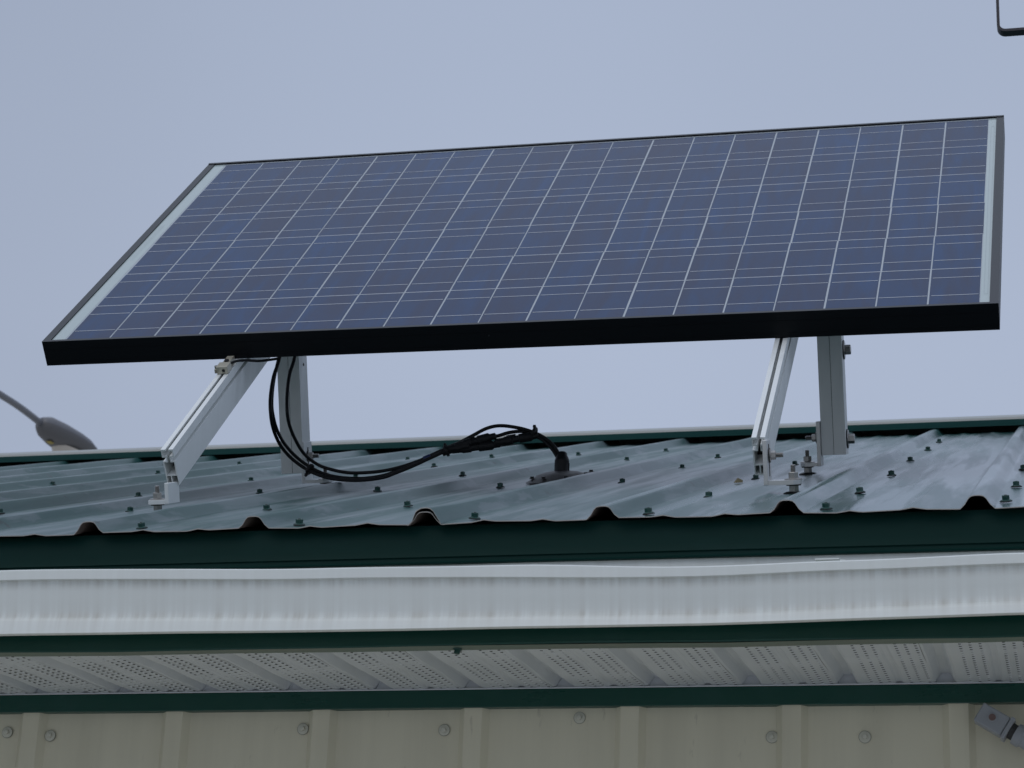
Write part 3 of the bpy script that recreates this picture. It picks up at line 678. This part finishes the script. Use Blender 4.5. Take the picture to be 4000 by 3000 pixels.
for k in range(8):
    t = .35+2*math.pi*k/8; p = Vector((bc.x+.052*math.cos(t), bc.y, bc.z))+RS*.052*math.sin(t)+RN*max(.0095, rib_h(bc.x+.052*math.cos(t)-XD)+.0055)
    b = MB(); b.lathe(p, RN, [(.0052, 0), (.0050, .0012), (.0034, .0016), (.0034, .0045)], 8); b.build('boot_screw', M_dark, bb)
b = MB(); top_ = Vector((-.8505, bc.y, bc.z))
b.lathe(top_, (0, -.05, 1), [(.0118, .012), (.0122, .020), (.0120, .036), (.0128, .038), (.0128, .041), (.0112, .046), (.0090, .050), (.0085, .054), (.0065, .056)], 18)
for k in range(7):
    t = k*.9; b.box(top_+Vector((.0122*math.cos(t)-.001, .0122*math.sin(t)-.001, .018)), (.002, 0, 0), (0, .002, 0), (0, 0, .018))
b.build('cable_gland', M_cable, boot, smooth=True)

# ------------------------------------------------------------------ grey conduit fitting at lower right of the wall
k_ = 3.17
def wp(px, pz): return Vector((px, k_, pz+H))
o_ = wp(-.13403, .69272); e1 = (wp(-.11892, .71715)-o_); e2 = (wp(-.09946, .65969)-o_)
d1 = e1.normalized(); d2 = (e2-d1*e2.dot(d1)).normalized(); L1_, L2_ = e1.length, e2.length
fit = empty('conduit_fitting', (-.08, YW, .66+H), 'grey conduit clamp with round rusty plug on cream wall below green trim', 'conduit fitting')
b = MB(); b.box(o_, d1*L1_, d2*(L2_*.86), Vector((0, .022, 0))); b.build('clamp_box', M_pipe, fit, bev=.0022)
b = MB(); b.box(o_+d2*(L2_*.87)-d1*.002-Vector((0, .002, 0)), d1*(L1_+.004), d2*.0062, Vector((0, .026, 0))); b.build('collar', M_pipe, fit, bev=.0015)
b = MB(); cc = o_+d1*L1_*.56+d2*L2_*.42+Vector((0, -.0004, 0))
b.lathe(cc, (0, -1, 0), [(.0062, 0), (.0062, .0010), (.0052, .0012)], 20, 0); b.lathe(cc, (0, -1, 0), [(.0048, .0012), (.0046, .0018)], 20, 1); b.build('plug', [M_pipe, M_lug], fit)
ax = o_+d1*L1_*.52+Vector((0, .012, 0))
b = MB(); b.lathe(ax, d2, [(.0115, L2_*.9), (.0115, L2_+.010)], 18, 1)
b.lathe(ax, d2, [(.0150, L2_+.008), (.0155, L2_+.012), (.0155, L2_+.018), (.0132, L2_+.020), (.0132, L2_+.40)], 24, 0); b.build('conduit_pipe', [M_pipe, M_rubber], fit, smooth=True)

# ------------------------------------------------------------------ bent flat bar, upper right, carried by a mast on the roof
hoop = empty('bar_loop', tuple(roofw(.36, 4.0)), 'bent dark metal bar loop in the upper right corner against the sky', 'bracket')
t = .0052; xl, xr_, zb2, zt2 = -.0892, .30, 2.187+H, 2.62+H; rad = .016
def rr_path(i):
    P = []
    for (cx, cz, a0) in ((xl+rad, zb2+rad, 180), (xr_-rad, zb2+rad, 270), (xr_-rad, zt2-rad, 0), (xl+rad, zt2-rad, 90)):
        for q in range(9):
            an = math.radians(a0+q*90/8); P.append((cx+(rad-i)*math.cos(an), cz+(rad-i)*math.sin(an)))
    return P
b = MB(); Po, Pi = rr_path(0), rr_path(t); n = len(Po); y0, y1 = 3.99, 4.012
vs = [(x, y0, z) for x, z in Po]+[(x, y0, z) for x, z in Pi]+[(x, y1, z) for x, z in Po]+[(x, y1, z) for x, z in Pi]
fs = []
for k in range(n):
    m_ = (k+1) % n
    fs += [(k, m_, n+m_, n+k), (2*n+m_, 2*n+k, 3*n+k, 3*n+m_), (m_, k, 2*n+k, 2*n+m_), (n+k, n+m_, 3*n+m_, 3*n+k)]
b.add(vs, fs); b.build('loop_bar', M_darkbar, hoop)
b = MB(); b.lathe(roofw(.36, 4.0), (0, 0, 1), [(.05, -.01), (.05, .012), (.021, .016), (.021, 1.35)], 16); b.box((xr_-.004, 3.992, 2.40+H), (.06, 0, 0), (0, .016, 0), (0, 0, .02)); b.build('mast', M_darkbar, hoop)

# ------------------------------------------------------------------ street lamp beyond the ridge
LX, LY, LZ = -9.96, 20.28, 7.60+H
lamp = empty('street_lamp', (-10.05, 16.4, 0), 'grey street lamp head on curved arm rising behind the ridge at left', 'street lamp')
b = MB(); b.lathe((-10.05, 16.4, 0), (0, 0, 1), [(.16, 0), (.14, .3), (.11, .35), (.075, LZ-.6)], 16)
b.build('pole', M_lamp, lamp, smooth=True)
b = MB(); b.tube([(-10.05, 16.4, LZ-.75), (-10.05, 16.45, LZ-.45), (-10.04, 17.1, LZ-.25), (-10.00, 18.5, LZ-.135), (-9.972, 19.4, LZ-.088), (-9.966, 19.9, LZ-.060), (-9.955, 20.42, LZ-.062)], .034, 12); b.build('arm', M_lamp, lamp, smooth=True)
hd = Vector((.24, .97, -.09)).normalized(); hs = Vector((hd.y, -hd.x, 0)).normalized(); hu = hs.cross(hd).normalized()
if hu.z < 0: hu = -hu
hc = Vector((-9.955, 20.34, LZ-.055))
V = []; F = []; n = 20; secs = [(0, .045, .05, .05), (.03, .085, .07, .09), (.10, .12, .10, .12), (.28, .165, .105, .135), (.48, .190, .100, .13), (.62, .190, .085, .11), (.76, .150, .065, .08), (.80, .07, .03, .03)]
for (l, w_, ht, hb) in secs:
    for k in range(n):
        an = 2*math.pi*k/n; cx, cz = math.cos(an), math.sin(an)
        cx = math.copysign(abs(cx)**.8, cx); V.append(hc+hd*l+hs*w_*cx+hu*(ht*cz if cz > 0 else hb*cz))
mi = []
for j in range(len(secs)-1):
    for k in range(n):
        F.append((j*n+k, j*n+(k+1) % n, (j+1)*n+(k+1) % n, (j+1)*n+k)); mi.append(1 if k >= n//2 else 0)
F.append(tuple(range(n))[::-1]); mi.append(0); F.append(tuple((len(secs)-1)*n+k for k in range(n))); mi.append(0)
hdobj = mesh('lamp_head', V, F, [M_lamp, M_lampu], lamp, mi, smooth=True)
b = MB(); V = []; rings = [(1, 0), (.92, .035), (.7, .07), (.35, .09)]
for f_, dd in rings:
    for k in range(24):
        an = 2*math.pi*k/24; V.append(hc+hd*(.53+.25*f_*math.cos(an))+hs*.150*f_*math.sin(an)-hu*(.120+dd))
F = [(j*24+k, j*24+(k+1) % 24, (j+1)*24+(k+1) % 24, (j+1)*24+k) for j in range(3) for k in range(24)]+[tuple(3*24+k for k in range(24))]
b.add(V, F); b.build('lens', M_lens, hdobj, smooth=True)
b = MB(); q = hc+hd*.16-hu*.137-hs*.03
b.box(q, hd*.07, hs*.06, -hu*.003); b.build('sticker', M_yel, hdobj)

# ------------------------------------------------------------------ a dry leaf caught on the roof
b = MB(); lc = roofp(.738, .862, .0015)
pts = [(-.006, 0), (-.003, .004), (.001, .0045), (.006, .001), (.009, -.001), (.002, -.003), (-.002, -.003)]
b.add([lc+RX*x+RS*y*1.6+RN*(.001+.0035*((i*7) % 3)) for i, (x, y) in enumerate(pts)]+[lc+RN*.0075]+[lc+RX*x+RS*y*1.6+RN*(.0005) for x, y in pts], [(i, (i+1) % 7, 7) for i in range(7)]+[(8+i, 8+(i+1) % 7, (i+1) % 7, i) for i in range(7)]+[tuple(8+i for i in range(7))[::-1]])
lf = b.build('dry_leaf', M_leaf); lf['label'] = 'small dry yellowish leaf lying on the roof beside the right front foot'; lf['category'] = 'leaf'
